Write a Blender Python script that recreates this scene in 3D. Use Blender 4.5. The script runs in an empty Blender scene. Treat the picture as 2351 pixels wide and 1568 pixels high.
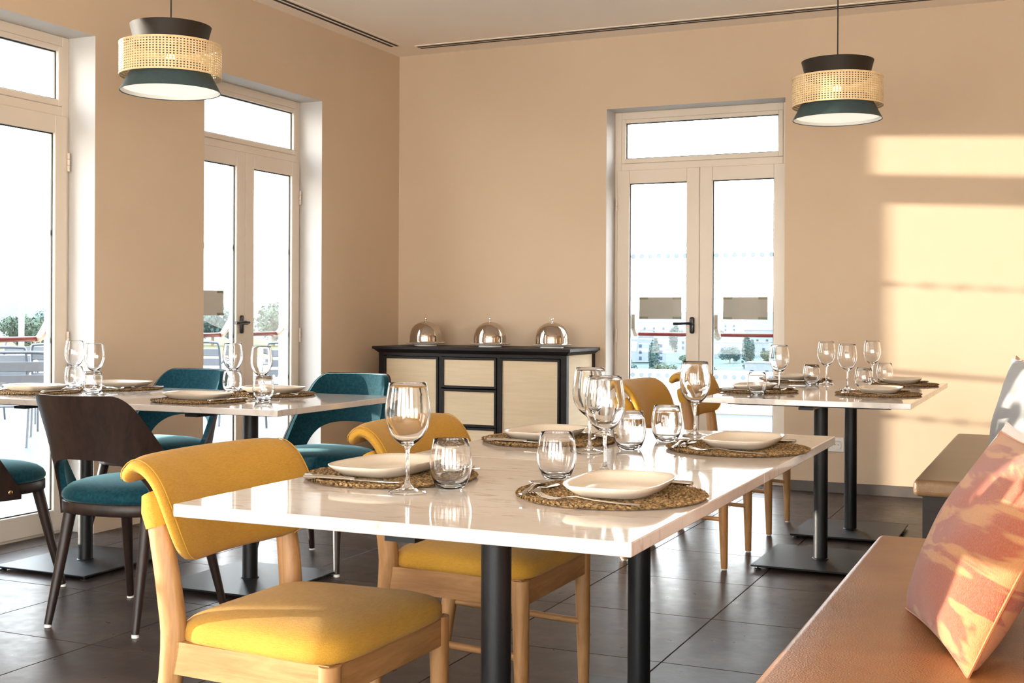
import bpy, bmesh, math, random
from mathutils import Vector, Matrix
R = math.radians
random.seed(7)
SC = bpy.context.scene
COL = SC.collection

# ------------------------------------------------------------------ camera
cam_d = bpy.data.cameras.new('camera')
cam = bpy.data.objects.new('camera', cam_d); COL.objects.link(cam)
YAW, ROLL = 0.423, 0.0044
cam_d.sensor_width = 36.0
cam_d.lens = 2827.0 / 2351.0 * 36.0
cam_d.shift_y = -(784.0 - 719.0) / 2351.0
cam_d.clip_start = 0.05; cam_d.clip_end = 2000
cam.matrix_world = (Matrix.Translation((4.4055, -7.785, 1.105)) @ Matrix.Rotation(YAW, 4, 'Z')
                    @ Matrix.Rotation(R(90), 4, 'X') @ Matrix.Rotation(ROLL, 4, 'Z'))
SC.camera = cam

# ------------------------------------------------------------------ light
SKY = 4.7
w = bpy.data.worlds.new('sky'); SC.world = w; w.use_nodes = True
nt = w.node_tree; nt.nodes.clear()
out = nt.nodes.new('ShaderNodeOutputWorld'); bg = nt.nodes.new('ShaderNodeBackground')
tc = nt.nodes.new('ShaderNodeTexCoord'); sx = nt.nodes.new('ShaderNodeSeparateXYZ')
cr = nt.nodes.new('ShaderNodeValToRGB')
cr.color_ramp.elements[0].position = 0.0; cr.color_ramp.elements[0].color = (1.0, 0.955, 0.89, 1)
cr.color_ramp.elements[1].position = 0.55; cr.color_ramp.elements[1].color = (0.70, 0.84, 1.0, 1)
e = cr.color_ramp.elements.new(0.16); e.color = (0.95, 0.955, 0.96, 1)
nt.links.new(tc.outputs['Generated'], sx.inputs[0]); nt.links.new(sx.outputs['Z'], cr.inputs[0])
nt.links.new(cr.outputs[0], bg.inputs['Color']); bg.inputs['Strength'].default_value = SKY
nt.links.new(bg.outputs[0], out.inputs['Surface'])

SUN_DIR = Vector((3.2, 1.0, -0.178)).normalized()
sl = bpy.data.lights.new('sun', 'SUN'); sl.energy = 4.8; sl.color = (1.0, 0.90, 0.76); sl.angle = R(0.65)
so = bpy.data.objects.new('sun', sl); COL.objects.link(so)
so.rotation_mode = 'QUATERNION'; so.rotation_quaternion = SUN_DIR.to_track_quat('-Z', 'Y')
so.location = (-20, -8, 6)

SC.view_settings.view_transform = 'Standard'; SC.view_settings.look = 'None'
SC.view_settings.exposure = 1.65; SC.view_settings.gamma = 1.0
SC.view_settings.use_curve_mapping = False
cy = SC.cycles
cy.use_denoising = True
cy.use_adaptive_sampling = True; cy.adaptive_threshold = 0.10; cy.adaptive_min_samples = 20
cy.max_bounces = 9; cy.diffuse_bounces = 4; cy.glossy_bounces = 4; cy.transmission_bounces = 8
cy.transparent_max_bounces = 16
cy.sample_clamp_indirect = 8.0

# ------------------------------------------------------------------ materials
M = {}
def mat(name, col=(.5, .5, .5), rough=.5, metal=0., spec=.5, **kw):
    m = bpy.data.materials.new(name); m.use_nodes = True
    b = m.node_tree.nodes['Principled BSDF']
    b.inputs['Base Color'].default_value = (*col, 1); b.inputs['Roughness'].default_value = rough
    b.inputs['Metallic'].default_value = metal; b.inputs['Specular IOR Level'].default_value = spec
    for k, v in kw.items():
        b.inputs[k.replace('_', ' ')].default_value = v
    M[name] = m
    return m, b, m.node_tree
def N(nt, t, **kw):
    n = nt.nodes.new('ShaderNode' + t)
    for k, v in kw.items():
        if k in n.inputs: n.inputs[k].default_value = v
        else: setattr(n, k, v)
    return n
def coords(nt, scale=(1, 1, 1), rot=(0, 0, 0), kind='Object', loc=(0, 0, 0)):
    t = N(nt, 'TexCoord'); mp = N(nt, 'Mapping')
    mp.inputs['Scale'].default_value = scale; mp.inputs['Rotation'].default_value = rot; mp.inputs['Location'].default_value = loc
    nt.links.new(t.outputs[kind], mp.inputs[0])
    return mp.outputs[0]
def noise(nt, vec, scale, detail=4., rough=.55, dist=0.):
    n = N(nt, 'TexNoise'); n.inputs['Scale'].default_value = scale; n.inputs['Detail'].default_value = detail
    n.inputs['Roughness'].default_value = rough; n.inputs['Distortion'].default_value = dist
    nt.links.new(vec, n.inputs['Vector'])
    return n.outputs['Fac']
def ramp(nt, fac, stops):
    r = N(nt, 'ValToRGB'); el = r.color_ramp.elements
    el[0].position, el[0].color = stops[0][0], (*stops[0][1], 1)
    el[1].position, el[1].color = stops[-1][0], (*stops[-1][1], 1)
    for p, c in stops[1:-1]:
        q = el.new(p); q.color = (*c, 1)
    nt.links.new(fac, r.inputs[0])
    return r.outputs[0]
def bump(nt, b, h, strength=.2, dist=.01):
    n = N(nt, 'Bump'); n.inputs['Strength'].default_value = strength; n.inputs['Distance'].default_value = dist
    nt.links.new(h, n.inputs['Height']); nt.links.new(n.outputs[0], b.inputs['Normal'])
def mth(nt, op, a, b=None):
    n = N(nt, 'Math', operation=op)
    for i, v in enumerate((a, b)):
        if v is None: continue
        if isinstance(v, (int, float)): n.inputs[i].default_value = v
        else: nt.links.new(v, n.inputs[i])
    return n.outputs[0]
def mixc(nt, fac, a, b):
    n = N(nt, 'Mix', data_type='RGBA')
    for i, v in ((0, fac), (6, a), (7, b)):
        if isinstance(v, (int, float)): n.inputs[i].default_value = v
        elif isinstance(v, tuple): n.inputs[i].default_value = (*v, 1)
        else: nt.links.new(v, n.inputs[i])
    return n.outputs[2]

def noisy(name, c0, c1, scale, rough, spec=.4, bmp=0., bscale=60, detail=5, vs=(1, 1, 1), bd=.004, **kw):
    m, b, t = mat(name, c0, rough, 0, spec, **kw)
    v = coords(t, vs)
    t.links.new(ramp(t, noise(t, v, scale, detail), [(.35, c0), (.68, c1)]), b.inputs['Base Color'])
    if bmp: bump(t, b, noise(t, v, bscale, 3), bmp, bd)
    return m, b, t

noisy('wall_paint', (.585, .442, .312), (.600, .457, .326), 2.5, .88, .25, .05, 120)
noisy('reveal_paint', (.54, .505, .47), (.56, .525, .49), 3, .85, .25)
noisy('ceiling_paint', (.95, .845, .725), (.955, .85, .73), 2, .9, .2)
noisy('frame_lacquer', (.67, .565, .46), (.685, .58, .475), 4, .35, .45)
mat('gasket', (.012, .012, .014), .6)
mat('black_metal', (.007, .007, .008), .45, 0, .3)
mat('black_plastic', (.010, .010, .011), .3, 0, .5)
noisy('column_metal', (.006, .006, .007), (.010, .010, .011), 400, .38, .35, .2, 900, bd=.001)
mat('dark_slot', (.03, .022, .016), .7)
mat('white_plastic', (.78, .74, .68), .4)
mat('glide', (.85, .83, .8), .5)
mat('brass', (.75, .5, .28), .28, 1.)
mat('chrome', (.82, .8, .77), .07, 1.)
mat('cutlery_steel', (.62, .58, .54), .16, 1.)
mat('dome_steel', (.56, .49, .43), .09, 1.)
mat('aluminium', (.062, .070, .082), .4, .3)
mat('red_bar', (.16, .010, .010), .4)
mat('bar_bracket', (.30, .25, .20), .45, .3)
noisy('white_render', (.80, .79, .77), (.84, .83, .81), 1.5, .9, .2)
noisy('terrace_stone', (.042, .055, .066), (.051, .065, .076), 1.2, .6, .3)
noisy('kerb_brown', (.34, .22, .14), (.42, .3, .2), 2, .8)
mat('cord', (.012, .011, .010), .6)
mat('porcelain', (.80, .755, .70), .25)

def glassy(name, tint=(1, 1, 1), ior=1.45, base=.0):
    m = bpy.data.materials.new(name); m.use_nodes = True; t = m.node_tree; t.nodes.clear()
    o = N(t, 'OutputMaterial'); mx = N(t, 'MixShader'); tr = N(t, 'BsdfTransparent'); gl = N(t, 'BsdfGlossy')
    tr.inputs[0].default_value = (*tint, 1); gl.inputs['Roughness'].default_value = 0.0
    fr = N(t, 'Fresnel'); fr.inputs['IOR'].default_value = ior
    ge = N(t, 'NewGeometry')
    t.links.new(mth(t, 'MULTIPLY', fr.outputs[0], mth(t, 'SUBTRACT', 1.0, ge.outputs['Backfacing'])), mx.inputs[0])
    t.links.new(tr.outputs[0], mx.inputs[1]); t.links.new(gl.outputs[0], mx.inputs[2]); t.links.new(mx.outputs[0], o.inputs[0])
    M[name] = m
glassy('pane_glass', (.97, .985, .98))
glassy('railing_glass', (.94, .97, .97))
m, b, t = mat('clear_glass', (1, 1, 1), 0., 0, .5, IOR=1.47, Transmission_Weight=1.0)

def film(name, dif, trl, k):
    m = bpy.data.materials.new(name); m.use_nodes = True; t = m.node_tree; t.nodes.clear()
    o = N(t, 'OutputMaterial'); mx = N(t, 'MixShader'); mx.inputs[0].default_value = k
    a = N(t, 'BsdfDiffuse'); a.inputs[0].default_value = (*dif, 1); c = N(t, 'BsdfTranslucent'); c.inputs[0].default_value = (*trl, 1)
    t.links.new(a.outputs[0], mx.inputs[1]); t.links.new(c.outputs[0], mx.inputs[2]); t.links.new(mx.outputs[0], o.inputs[0]); M[name] = m
film('frosted_dot', (.6, .62, .64), (.46, .50, .52), .65)
film('paper', (.62, .54, .46), (.25, .225, .20), .5)
m, b, t = mat('tape', (.22, .185, .11), .4)

# floor tile
m, b, t = mat('floor_tile', (.1, .09, .08), .32, 0, .2, IOR=1.25)
v = coords(t, (1, 1, 1), kind='Object')
oi = N(t, 'ObjectInfo')
off = N(t, 'VectorMath', operation='ADD'); cmb = N(t, 'CombineXYZ')
t.links.new(mth(t, 'MULTIPLY', oi.outputs['Random'], 37.), cmb.inputs[0]); t.links.new(mth(t, 'MULTIPLY', oi.outputs['Random'], 91.), cmb.inputs[1])
t.links.new(v, off.inputs[0]); t.links.new(cmb.outputs[0], off.inputs[1])
n1 = noise(t, off.outputs[0], 3.2, 9, .62, .5)
n2 = noise(t, off.outputs[0], 18, 6, .65)
c = ramp(t, n1, [(.28, (.030, .021, .018)), (.5, (.052, .037, .032)), (.72, (.098, .072, .061))])
c2 = mixc(t, mth(t, 'MULTIPLY', n2, .35), c, (.085, .066, .058))
t.links.new(c2, b.inputs['Base Color'])
t.links.new(mth(t, 'ADD', mth(t, 'MULTIPLY', n2, .22), .20), b.inputs['Roughness'])
hh = mth(t, 'ADD', noise(t, off.outputs[0], 9, 3), mth(t, 'MULTIPLY', n2, .4))
bump(t, b, hh, .07, .008)
mat('grout', (.16, .115, .085), .85)
noisy('skirting_tile', (.085, .068, .058), (.13, .105, .09), 5, .4)

# marble
m, b, t = mat('marble', (.85, .8, .76), .055, 0, .5)
v = coords(t, (1, 3.2, 1)); v2 = coords(t, (1, 1, 1))
base = ramp(t, noise(t, v2, 3.0, 6, .6, .6), [(.3, (.545, .475, .43)), (.7, (.645, .59, .55))])
f = noise(t, v, 11, 7, .62, 1.2)
fl = ramp(t, f, [(.53, (0, 0, 0)), (.66, (1, 1, 1))])
msk = ramp(t, noise(t, v2, 4.5, 3), [(.40, (0, 0, 0)), (.60, (1, 1, 1))])
t.links.new(mixc(t, mth(t, 'MULTIPLY', mth(t, 'MULTIPLY', fl, msk), .75), base, (.36, .27, .22)), b.inputs['Base Color'])

def wood(name, c0, c1, scale=(2, 2, .25), rough=.45, sc=22):
    m, b, t = mat(name, c0, rough, 0, .4)
    v = coords(t, scale)
    f = noise(t, v, sc, 6, .6, .8)
    t.links.new(ramp(t, f, [(.35, c0), (.65, c1)]), b.inputs['Base Color'])
    bump(t, b, f, .06, .003)
wood('oak', (.30, .142, .048), (.43, .225, .088))
wood('oak_rail', (.30, .142, .048), (.43, .225, .088), (.25, 2, 2))
wood('oak_side', (.30, .142, .048), (.43, .225, .088), (2, .25, 2))
wood('walnut', (.014, .0075, .006), (.030, .0155, .011), (2, 2, .3), .42)
wood('ebony', (.008, .005, .005), (.014, .010, .009), (.4, 1, 1), .5)
M['ebony'].node_tree.nodes['Principled BSDF'].inputs['Specular IOR Level'].default_value = .25

def fabric(name, c0, c1, sc=(60, 700, 700), bmp=.35, sheen=.3, rough=.85, big=6., spec=.2):
    m, b, t = mat(name, c0, rough, 0, spec)
    b.inputs['Sheen Weight'].default_value = sheen; b.inputs['Sheen Roughness'].default_value = .45
    v = coords(t, sc); f = noise(t, v, 1.0, 3, .6)
    v2 = coords(t, (sc[1], sc[0], sc[2])); f2 = noise(t, v2, 1.0, 3, .6)
    g = noise(t, coords(t), big, 3)
    h = mth(t, 'ADD', f, f2)
    t.links.new(ramp(t, mth(t, 'ADD', mth(t, 'MULTIPLY', h, .38), mth(t, 'MULTIPLY', g, .22)), [(.33, c0), (.62, c1)]), b.inputs['Base Color'])
    bump(t, b, h, bmp, .002)
    return m, b, t
fabric('mustard_fabric', (.36, .172, .016), (.56, .300, .040), bmp=.5, sheen=.1)
fabric('grey_linen', (.27, .265, .265), (.34, .33, .33), (300, 500, 300), .2)
fabric('pale_linen', (.70, .61, .56), (.80, .72, .67), (300, 500, 300), .25)
m, b, t = fabric('teal_velvet', (.003, .026, .038), (.008, .052, .070), (90, 90, 90), .08, .5, .75, 7., .1)
b.inputs['Sheen Tint'].default_value = (.45, .85, .95, 1); b.inputs['Sheen Roughness'].default_value = .35
fabric('rust_fabric', (.42, .15, .06), (.52, .2, .09), (300, 500, 300), .3)

# coral cushion with pale brush-stroke print
m, b, t = mat('coral_print', (.5, .2, .14), .85, 0, .15)
b.inputs['Sheen Weight'].default_value = .25
th_ = noise(t, coords(t, (500, 500, 260)), 1., 2, .6)
st = noise(t, coords(t, (1.6, 1.6, 6.5), (0, .45, 0), loc=(1.3, 0, .4)), 1.9, 3, .5, 1.8)
base = ramp(t, noise(t, coords(t, (2, 2, 2)), 1.5, 3), [(.35, (.255, .052, .030)), (.65, (.34, .088, .032))])
pr = mixc(t, ramp(t, st, [(.50, (0, 0, 0)), (.57, (1, 1, 1))]), base, (.44, .20, .070))
t.links.new(mixc(t, ramp(t, th_, [(.42, (0, 0, 0)), (.75, (.75, .75, .75))]), pr, (.29, .145, .11)), b.inputs['Base Color'])
bump(t, b, th_, .6, .003)

# leather
def leather_mat(name, c0, c1):
    m, b, t = mat(name, c0, .36, 0, .4)
    v = coords(t); vo = N(t, 'TexVoronoi'); vo.inputs['Scale'].default_value = 260; t.links.new(v, vo.inputs['Vector'])
    t.links.new(ramp(t, noise(t, v, 5, 5), [(.3, c0), (.7, c1)]), b.inputs['Base Color'])
    bump(t, b, mth(t, 'ADD', vo.outputs['Distance'], mth(t, 'MULTIPLY', noise(t, v, 14, 4), 1.5)), .22, .003)
leather_mat('tan_leather', (.27, .108, .032), (.35, .150, .046))
leather_mat('shaded_leather', (.115, .066, .034), (.15, .088, .046))  # darker copy of the bench leather, imitates shade on the far bench

# woven cane panel
m, b, t = mat('cane_panel', (.66, .5, .33), .7, 0, .25)
v = coords(t)
wx = N(t, 'TexWave', wave_type='BANDS', bands_direction='X'); wx.inputs['Scale'].default_value = 70; wx.inputs['Distortion'].default_value = 1.; t.links.new(v, wx.inputs[0])
wz = N(t, 'TexWave', wave_type='BANDS', bands_direction='Z'); wz.inputs['Scale'].default_value = 70; wz.inputs['Distortion'].default_value = 1.; t.links.new(v, wz.inputs[0])
pat = mth(t, 'MULTIPLY', mth(t, 'ADD', wx.outputs['Fac'], wz.outputs['Fac']), .5)
lon = noise(t, coords(t, (3, 3, 40)), 1.5, 4)
t.links.new(ramp(t, mth(t, 'ADD', mth(t, 'MULTIPLY', pat, .55), mth(t, 'MULTIPLY', lon, .45)), [(.2, (.52, .385, .24)), (.75, (.68, .535, .36))]), b.inputs['Base Color'])
bump(t, b, pat, .3, .002)
noisy('cane', (.72, .50, .26), (.82, .62, .36), 60, .55, .35)
m, b, t = noisy('seagrass', (.050, .026, .009), (.38, .23, .095), 170, .75, .3, detail=3)

# plate glaze
m, b, t = mat('glaze', (.80, .70, .58), .16, 0, .5)
sp = noise(t, coords(t), 420, 2, .5)
t.links.new(ramp(t, sp, [(.66, (.70, .60, .48)), (.75, (.40, .28, .17))]), b.inputs['Base Color'])

noisy('shade_teal', (.040, .066, .070), (.050, .078, .082), 30, .5, .35)
noisy('shade_black', (.016, .010, .006), (.026, .017, .010), 300, .6, .3)
mat('shade_inside', (.86, .84, .78), .8)
m, b, t = mat('diffuser', (.9, .88, .82), .6); b.inputs['Emission Color'].default_value = (1, .93, .80, 1); b.inputs['Emission Strength'].default_value = .22
m, b, t = mat('bulb', (.9, .88, .82), .5); b.inputs['Emission Color'].default_value = (1, .80, .52, 1); b.inputs['Emission Strength'].default_value = 3.0

# outdoors
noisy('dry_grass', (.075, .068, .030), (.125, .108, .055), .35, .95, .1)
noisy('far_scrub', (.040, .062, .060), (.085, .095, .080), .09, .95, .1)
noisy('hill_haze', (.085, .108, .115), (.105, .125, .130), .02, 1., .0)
noisy('leaf_olive', (.040, .058, .040), (.080, .095, .060), 1.2, .8, .2)
noisy('leaf_dark', (.016, .040, .038), (.040, .070, .062), 1.2, .8, .2)
noisy('bark', (.12, .085, .06), (.2, .15, .11), 6, .9, .2)
mat('house_wall', (.135, .145, .155), .9, 0, .1)
mat('house_glass', (.012, .025, .045), .4, 0, .2)
mat('asphalt', (.12, .12, .125), .9)
mat('car_paint', (.75, .77, .78), .25)
mat('car_glass', (.03, .04, .05), .1)
mat('rubber', (.02, .02, .02), .8)
mat('lace_dark', (.05, .045, .04), .8)

# ------------------------------------------------------------------ mesh helpers
class MB:
    def __init__(s): s.v = []; s.f = []; s.mi = []
    def add(s, vs, fs, mi=0):
        o = len(s.v); s.v += [tuple(p) for p in vs]
        for q in fs: s.f.append(tuple(i + o for i in q)); s.mi.append(mi)
        return s
    def box(s, x0, x1, y0, y1, z0, z1, r=0., mi=0, mat4=None, seg=2):
        if r <= 0:
            vs = [(x, y, z) for z in (z0, z1) for y in (y0, y1) for x in (x0, x1)]
            fs = [(0, 2, 3, 1), (4, 5, 7, 6), (0, 1, 5, 4), (2, 6, 7, 3), (0, 4, 6, 2), (1, 3, 7, 5)]
        else:
            bm = bmesh.new(); bmesh.ops.create_cube(bm, size=1)
            for q in bm.verts:
                q.co = Vector(((x0 + x1) / 2 + q.co.x * (x1 - x0), (y0 + y1) / 2 + q.co.y * (y1 - y0), (z0 + z1) / 2 + q.co.z * (z1 - z0)))
            bmesh.ops.bevel(bm, geom=list(bm.edges), offset=r, segments=seg, affect='EDGES', profile=.5)
            bm.verts.index_update()
            vs = [q.co.copy() for q in bm.verts]; fs = [[q.index for q in g.verts] for g in bm.faces]; bm.free()
        if mat4 is not None: vs = [mat4 @ Vector(q) for q in vs]
        return s.add(vs, fs, mi)
    def tube(s, pts, rad, n=12, cap=True, flat=1.0, mi=0):
        pts = [Vector(p) for p in pts]; k = len(pts)
        if not isinstance(rad, (list, tuple)): rad = [rad] * k
        vs = []; up = None
        for i, p in enumerate(pts):
            d = (pts[min(i + 1, k - 1)] - pts[max(i - 1, 0)]).normalized()
            if up is None:
                up = Vector((0, 0, 1)) if abs(d.z) < .9 else Vector((0, 1, 0))
            a = up.cross(d).normalized(); b = d.cross(a).normalized(); up = b
            for j in range(n):
                t = 2 * math.pi * j / n
                vs.append(p + a * (math.cos(t) * rad[i]) + b * (math.sin(t) * rad[i] * flat))
        fs = [(i * n + j, i * n + (j + 1) % n, (i + 1) * n + (j + 1) % n, (i + 1) * n + j) for i in range(k - 1) for j in range(n)]
        if cap: fs += [tuple(range(n))[::-1], tuple((k - 1) * n + j for j in range(n))]
        return s.add(vs, fs, mi)
    def lathe(s, prof, n=32, z0=0., cx=0., cy=0., mi=0):
        vs = []; rows = []
        for r, z in prof:
            if r < 1e-6: rows.append([len(vs)]); vs.append((cx, cy, z + z0))
            else:
                rows.append(list(range(len(vs), len(vs) + n)))
                vs += [(cx + r * math.cos(2 * math.pi * j / n), cy + r * math.sin(2 * math.pi * j / n), z + z0) for j in range(n)]
        fs = []
        for a, b in zip(rows, rows[1:]):
            for j in range(n):
                k = (j + 1) % n
                if len(a) == 1 and len(b) == 1: continue
                if len(a) == 1: fs.append((a[0], b[k], b[j]))
                elif len(b) == 1: fs.append((a[j], a[k], b[0]))
                else: fs.append((a[j], a[k], b[k], b[j]))
        return s.add(vs, fs, mi)
    def prism(s, pts, z0, z1, mi=0, mat4=None):
        n = len(pts); vs = [(x, y, z0) for x, y in pts] + [(x, y, z1) for x, y in pts]
        if mat4 is not None: vs = [mat4 @ Vector(q) for q in vs]
        fs = [tuple(range(n))[::-1], tuple(range(n, 2 * n))] + [(i, (i + 1) % n, n + (i + 1) % n, n + i) for i in range(n)]
        return s.add(vs, fs, mi)
    def slab(s, fa, fb, nu, nv, mi=0):
        """closed pad between two surfaces over the unit square"""
        vs = [fa(i / nu, j / nv) for j in range(nv + 1) for i in range(nu + 1)]
        o = len(vs); vs += [fb(i / nu, j / nv) for j in range(nv + 1) for i in range(nu + 1)]
        id_ = lambda i, j: j * (nu + 1) + i
        fs = []
        for j in range(nv):
            for i in range(nu):
                q = (id_(i, j), id_(i + 1, j), id_(i + 1, j + 1), id_(i, j + 1)); fs.append(q); fs.append(tuple(o + k for k in q[::-1]))
        for i in range(nu):
            fs.append((id_(i + 1, 0), id_(i, 0), o + id_(i, 0), o + id_(i + 1, 0))); fs.append((id_(i, nv), id_(i + 1, nv), o + id_(i + 1, nv), o + id_(i, nv)))
        for j in range(nv):
            fs.append((id_(0, j), id_(0, j + 1), o + id_(0, j + 1), o + id_(0, j))); fs.append((id_(nu, j + 1), id_(nu, j), o + id_(nu, j), o + id_(nu, j + 1)))
        return s.add(vs, fs, mi)
    def dome(s, outline, prof, n=48, rings=None):
        """prof: list of (scale, z); outline(theta)->(x, y)"""
        vs = []; rows = []
        for k, z in prof:
            if k < 1e-6: rows.append([len(vs)]); vs.append((outline(0)[0] * 0, 0, z))
            else:
                rows.append(list(range(len(vs), len(vs) + n)))
                for j in range(n):
                    x, y = outline(2 * math.pi * j / n); vs.append((x * k, y * k, z))
        fs = []
        for a, b in zip(rows, rows[1:]):
            for j in range(n):
                k = (j + 1) % n
                if len(a) == 1: fs.append((a[0], b[k], b[j]))
                elif len(b) == 1: fs.append((a[j], a[k], b[0]))
                else: fs.append((a[j], a[k], b[k], b[j]))
        return s.add(vs, fs)
    def mesh(s, name, m, smooth=True, ang=38, wn=False):
        me = bpy.data.meshes.new(name); me.from_pydata(s.v, [], s.f)
        for q in (m if isinstance(m, (list, tuple)) else [m]): me.materials.append(M[q])
        if any(s.mi): me.polygons.foreach_set('material_index', s.mi)
        bm = bmesh.new(); bm.from_mesh(me); bmesh.ops.recalc_face_normals(bm, faces=bm.faces); bm.to_mesh(me); bm.free()
        if smooth:
            me.polygons.foreach_set('use_smooth', [True] * len(me.polygons)); me.set_sharp_from_angle(angle=R(ang))
        if wn: me['weighted'] = 1
        me.update()
        return me

def obj(name, me, parent=None, loc=(0, 0, 0), rot=(0, 0, 0), kind=None, label=None):
    o = bpy.data.objects.new(name, me); COL.objects.link(o)
    o.location = loc; o.rotation_euler = rot
    if parent is not None: o.parent = parent
    if me is not None and 'weighted' in me:
        wm = o.modifiers.new('weighted_normals', 'WEIGHTED_NORMAL'); wm.keep_sharp = True; wm.weight = 100
    if kind: o['kind'] = kind
    if label: o['label'] = label
    return o
def thing(name, label, cat, loc=(0, 0, 0), rz=0., group=None, me=None, rot=None):
    o = bpy.data.objects.new(name, me); COL.objects.link(o)
    o.location = loc; o.rotation_euler = rot if rot is not None else (0, 0, rz)
    if me is None: o.empty_display_size = .1
    o['label'] = label; o['category'] = cat
    if group: o['group'] = group
    return o
def spawn(spec, parent):
    """spec: list of (name, mesh, loc, rot, children) parts built under parent"""
    for sp in spec:
        nm, me = sp[0], sp[1]
        o = obj(nm, me, parent, *(sp[2:4] if len(sp) > 2 else ()))
        if len(sp) > 4 and sp[4]: spawn(sp[4], o)
def catmull(pts, n):
    pts = [Vector(p) for p in pts]; out = []
    P = [pts[0] * 2 - pts[1]] + pts + [pts[-1] * 2 - pts[-2]]
    for i in range(1, len(P) - 2):
        for k in range(n):
            t = k / n; a, b, c, d = P[i - 1], P[i], P[i + 1], P[i + 2]
            out.append(.5 * ((2 * b) + (c - a) * t + (2 * a - 5 * b + 4 * c - d) * t * t + (3 * b - a - 3 * c + d) * t ** 3))
    out.append(pts[-1])
    return out

# ------------------------------------------------------------------ room shell
X1, Y0, ZC = 7.2, -11.2, 2.955          # right wall, rear wall, ceiling height
TH = .33                                # wall thickness
ZR, ZT1, ZT0, ZD = 2.474, 2.398, 2.156, 1.987   # opening top, transom glass top/bottom, leaf glass top
W = 1.1935
OPEN_L = [(-2.2055, -1.012), (-4.25, -3.0565), (-7.66, -6.4665), (-9.75, -8.5565)]
OPEN_B = [(1.591, 2.7845)]
OPEN_R = [(.25, 2.5), (2.7, 4.95)]  # rear openings out of view, enlarged to let in more fill light

def wall_with_openings(name, axis, a0, a1, f0, f1, opens, ztop):
    """axis 'x': wall runs along x between y=f0..f1; axis 'y': along y between x=f0..f1"""
    b = MB(); cuts = sorted(opens); p = a0
    def bx(u0, u1, z0, z1):
        vs = ([(u, f, z) for z in (z0, z1) for f in (f0, f1) for u in (u0, u1)] if axis == 'x'
              else [(f, u, z) for z in (z0, z1) for f in (f0, f1) for u in (u0, u1)])
        fs = [(0, 2, 3, 1), (4, 5, 7, 6), (0, 1, 5, 4), (2, 6, 7, 3), (0, 4, 6, 2), (1, 3, 7, 5)]
        return vs, fs
    for (u0, u1) in cuts:
        vs, fs = bx(p, u0, 0, ztop); b.add(vs, fs[:5]); b.add(vs, fs[5:], 1)
        if p > a0: b.mi[-2] = 1
        vs, fs = bx(u0, u1, ZR, ztop); b.add(vs, fs[1:4]); b.add(vs, fs[:1], 1)
        p = u1
    vs, fs = bx(p, a1, 0, ztop); b.add(vs, fs[:4] + fs[5:]); b.add(vs, fs[4:5], 1 if cuts else 0)
    return obj(name, b.mesh(name, ['wall_paint', 'reveal_paint'], False), kind='structure')

wall_with_openings('wall_left', 'y', Y0, TH, -TH, 0, OPEN_L, ZC + .2)
wall_with_openings('wall_back', 'x', 0, X1, 0, TH, OPEN_B, ZC + .2)
wall_with_openings('wall_right', 'y', Y0, TH, X1, X1 + .25, [(-10.6, -8.2)], ZC + .2)  # opening behind the camera added to brighten the room
wall_with_openings('wall_rear', 'x', 0, X1, Y0 - .25, Y0, OPEN_R + [(5.15, 7.0)], ZC + .2)
obj('ceiling', MB().box(0, X1, Y0, 0, ZC, ZC + .2).mesh('ceiling', 'ceiling_paint', False), kind='structure')

# floor: a grout bed with a tile laid at every place of the grid
fl = obj('floor', MB().box(-TH, X1, Y0, TH, -.12, -.004).mesh('floor_bed', 'grout', False), kind='structure')
DX, DY, GAP = .592, .607, .0035
tile_cache = {}
def tile_mesh(w_, h_):
    k = (round(w_, 3), round(h_, 3))
    if k not in tile_cache:
        tile_cache[k] = MB().box(-w_ / 2, w_ / 2, -h_ / 2, h_ / 2, -.012, 0, .0012, seg=1).mesh('tile', 'floor_tile', False)
    return tile_cache[k]
for i in range(-8, 10):
    for j in range(-15, 8):
        xa, xb = 3.238 + i * DX, 3.238 + (i + 1) * DX; ya, yb = -2.813 + j * DY, -2.813 + (j + 1) * DY
        xa, xb, ya, yb = max(xa, -.17), min(xb, X1), max(ya, Y0 + 1.4), min(yb, .17)
        if xb - xa < .02 or yb - ya < .02: continue
        if xb <= 0 or ya >= 0:
            continue
        xa = max(xa, 0); yb = min(yb, 0)
        if xb - xa < .02 or yb - ya < .02: continue
        obj('tile', tile_mesh(xb - xa - GAP, yb - ya - GAP), fl, ((xa + xb) / 2, (ya + yb) / 2, 0))
for k, (a, b_) in enumerate(OPEN_L):    # threshold tiles in the left doorways
    obj('threshold_tile', tile_mesh(.166, W - .004), fl, (-.085, (a + b_) / 2, 0))
obj('threshold_tile', tile_mesh(W - .004, .166), fl, (sum(OPEN_B[0]) / 2, .085, 0))

HB = .066
bb = MB().box(2.7845, X1, -.011, 0, 0, HB, .002, seg=1).box(0, 1.591, -.011, 0, 0, HB, .002, seg=1)
obj('baseboard_back', bb.mesh('baseboard_back', 'skirting_tile', False), kind='structure')

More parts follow.
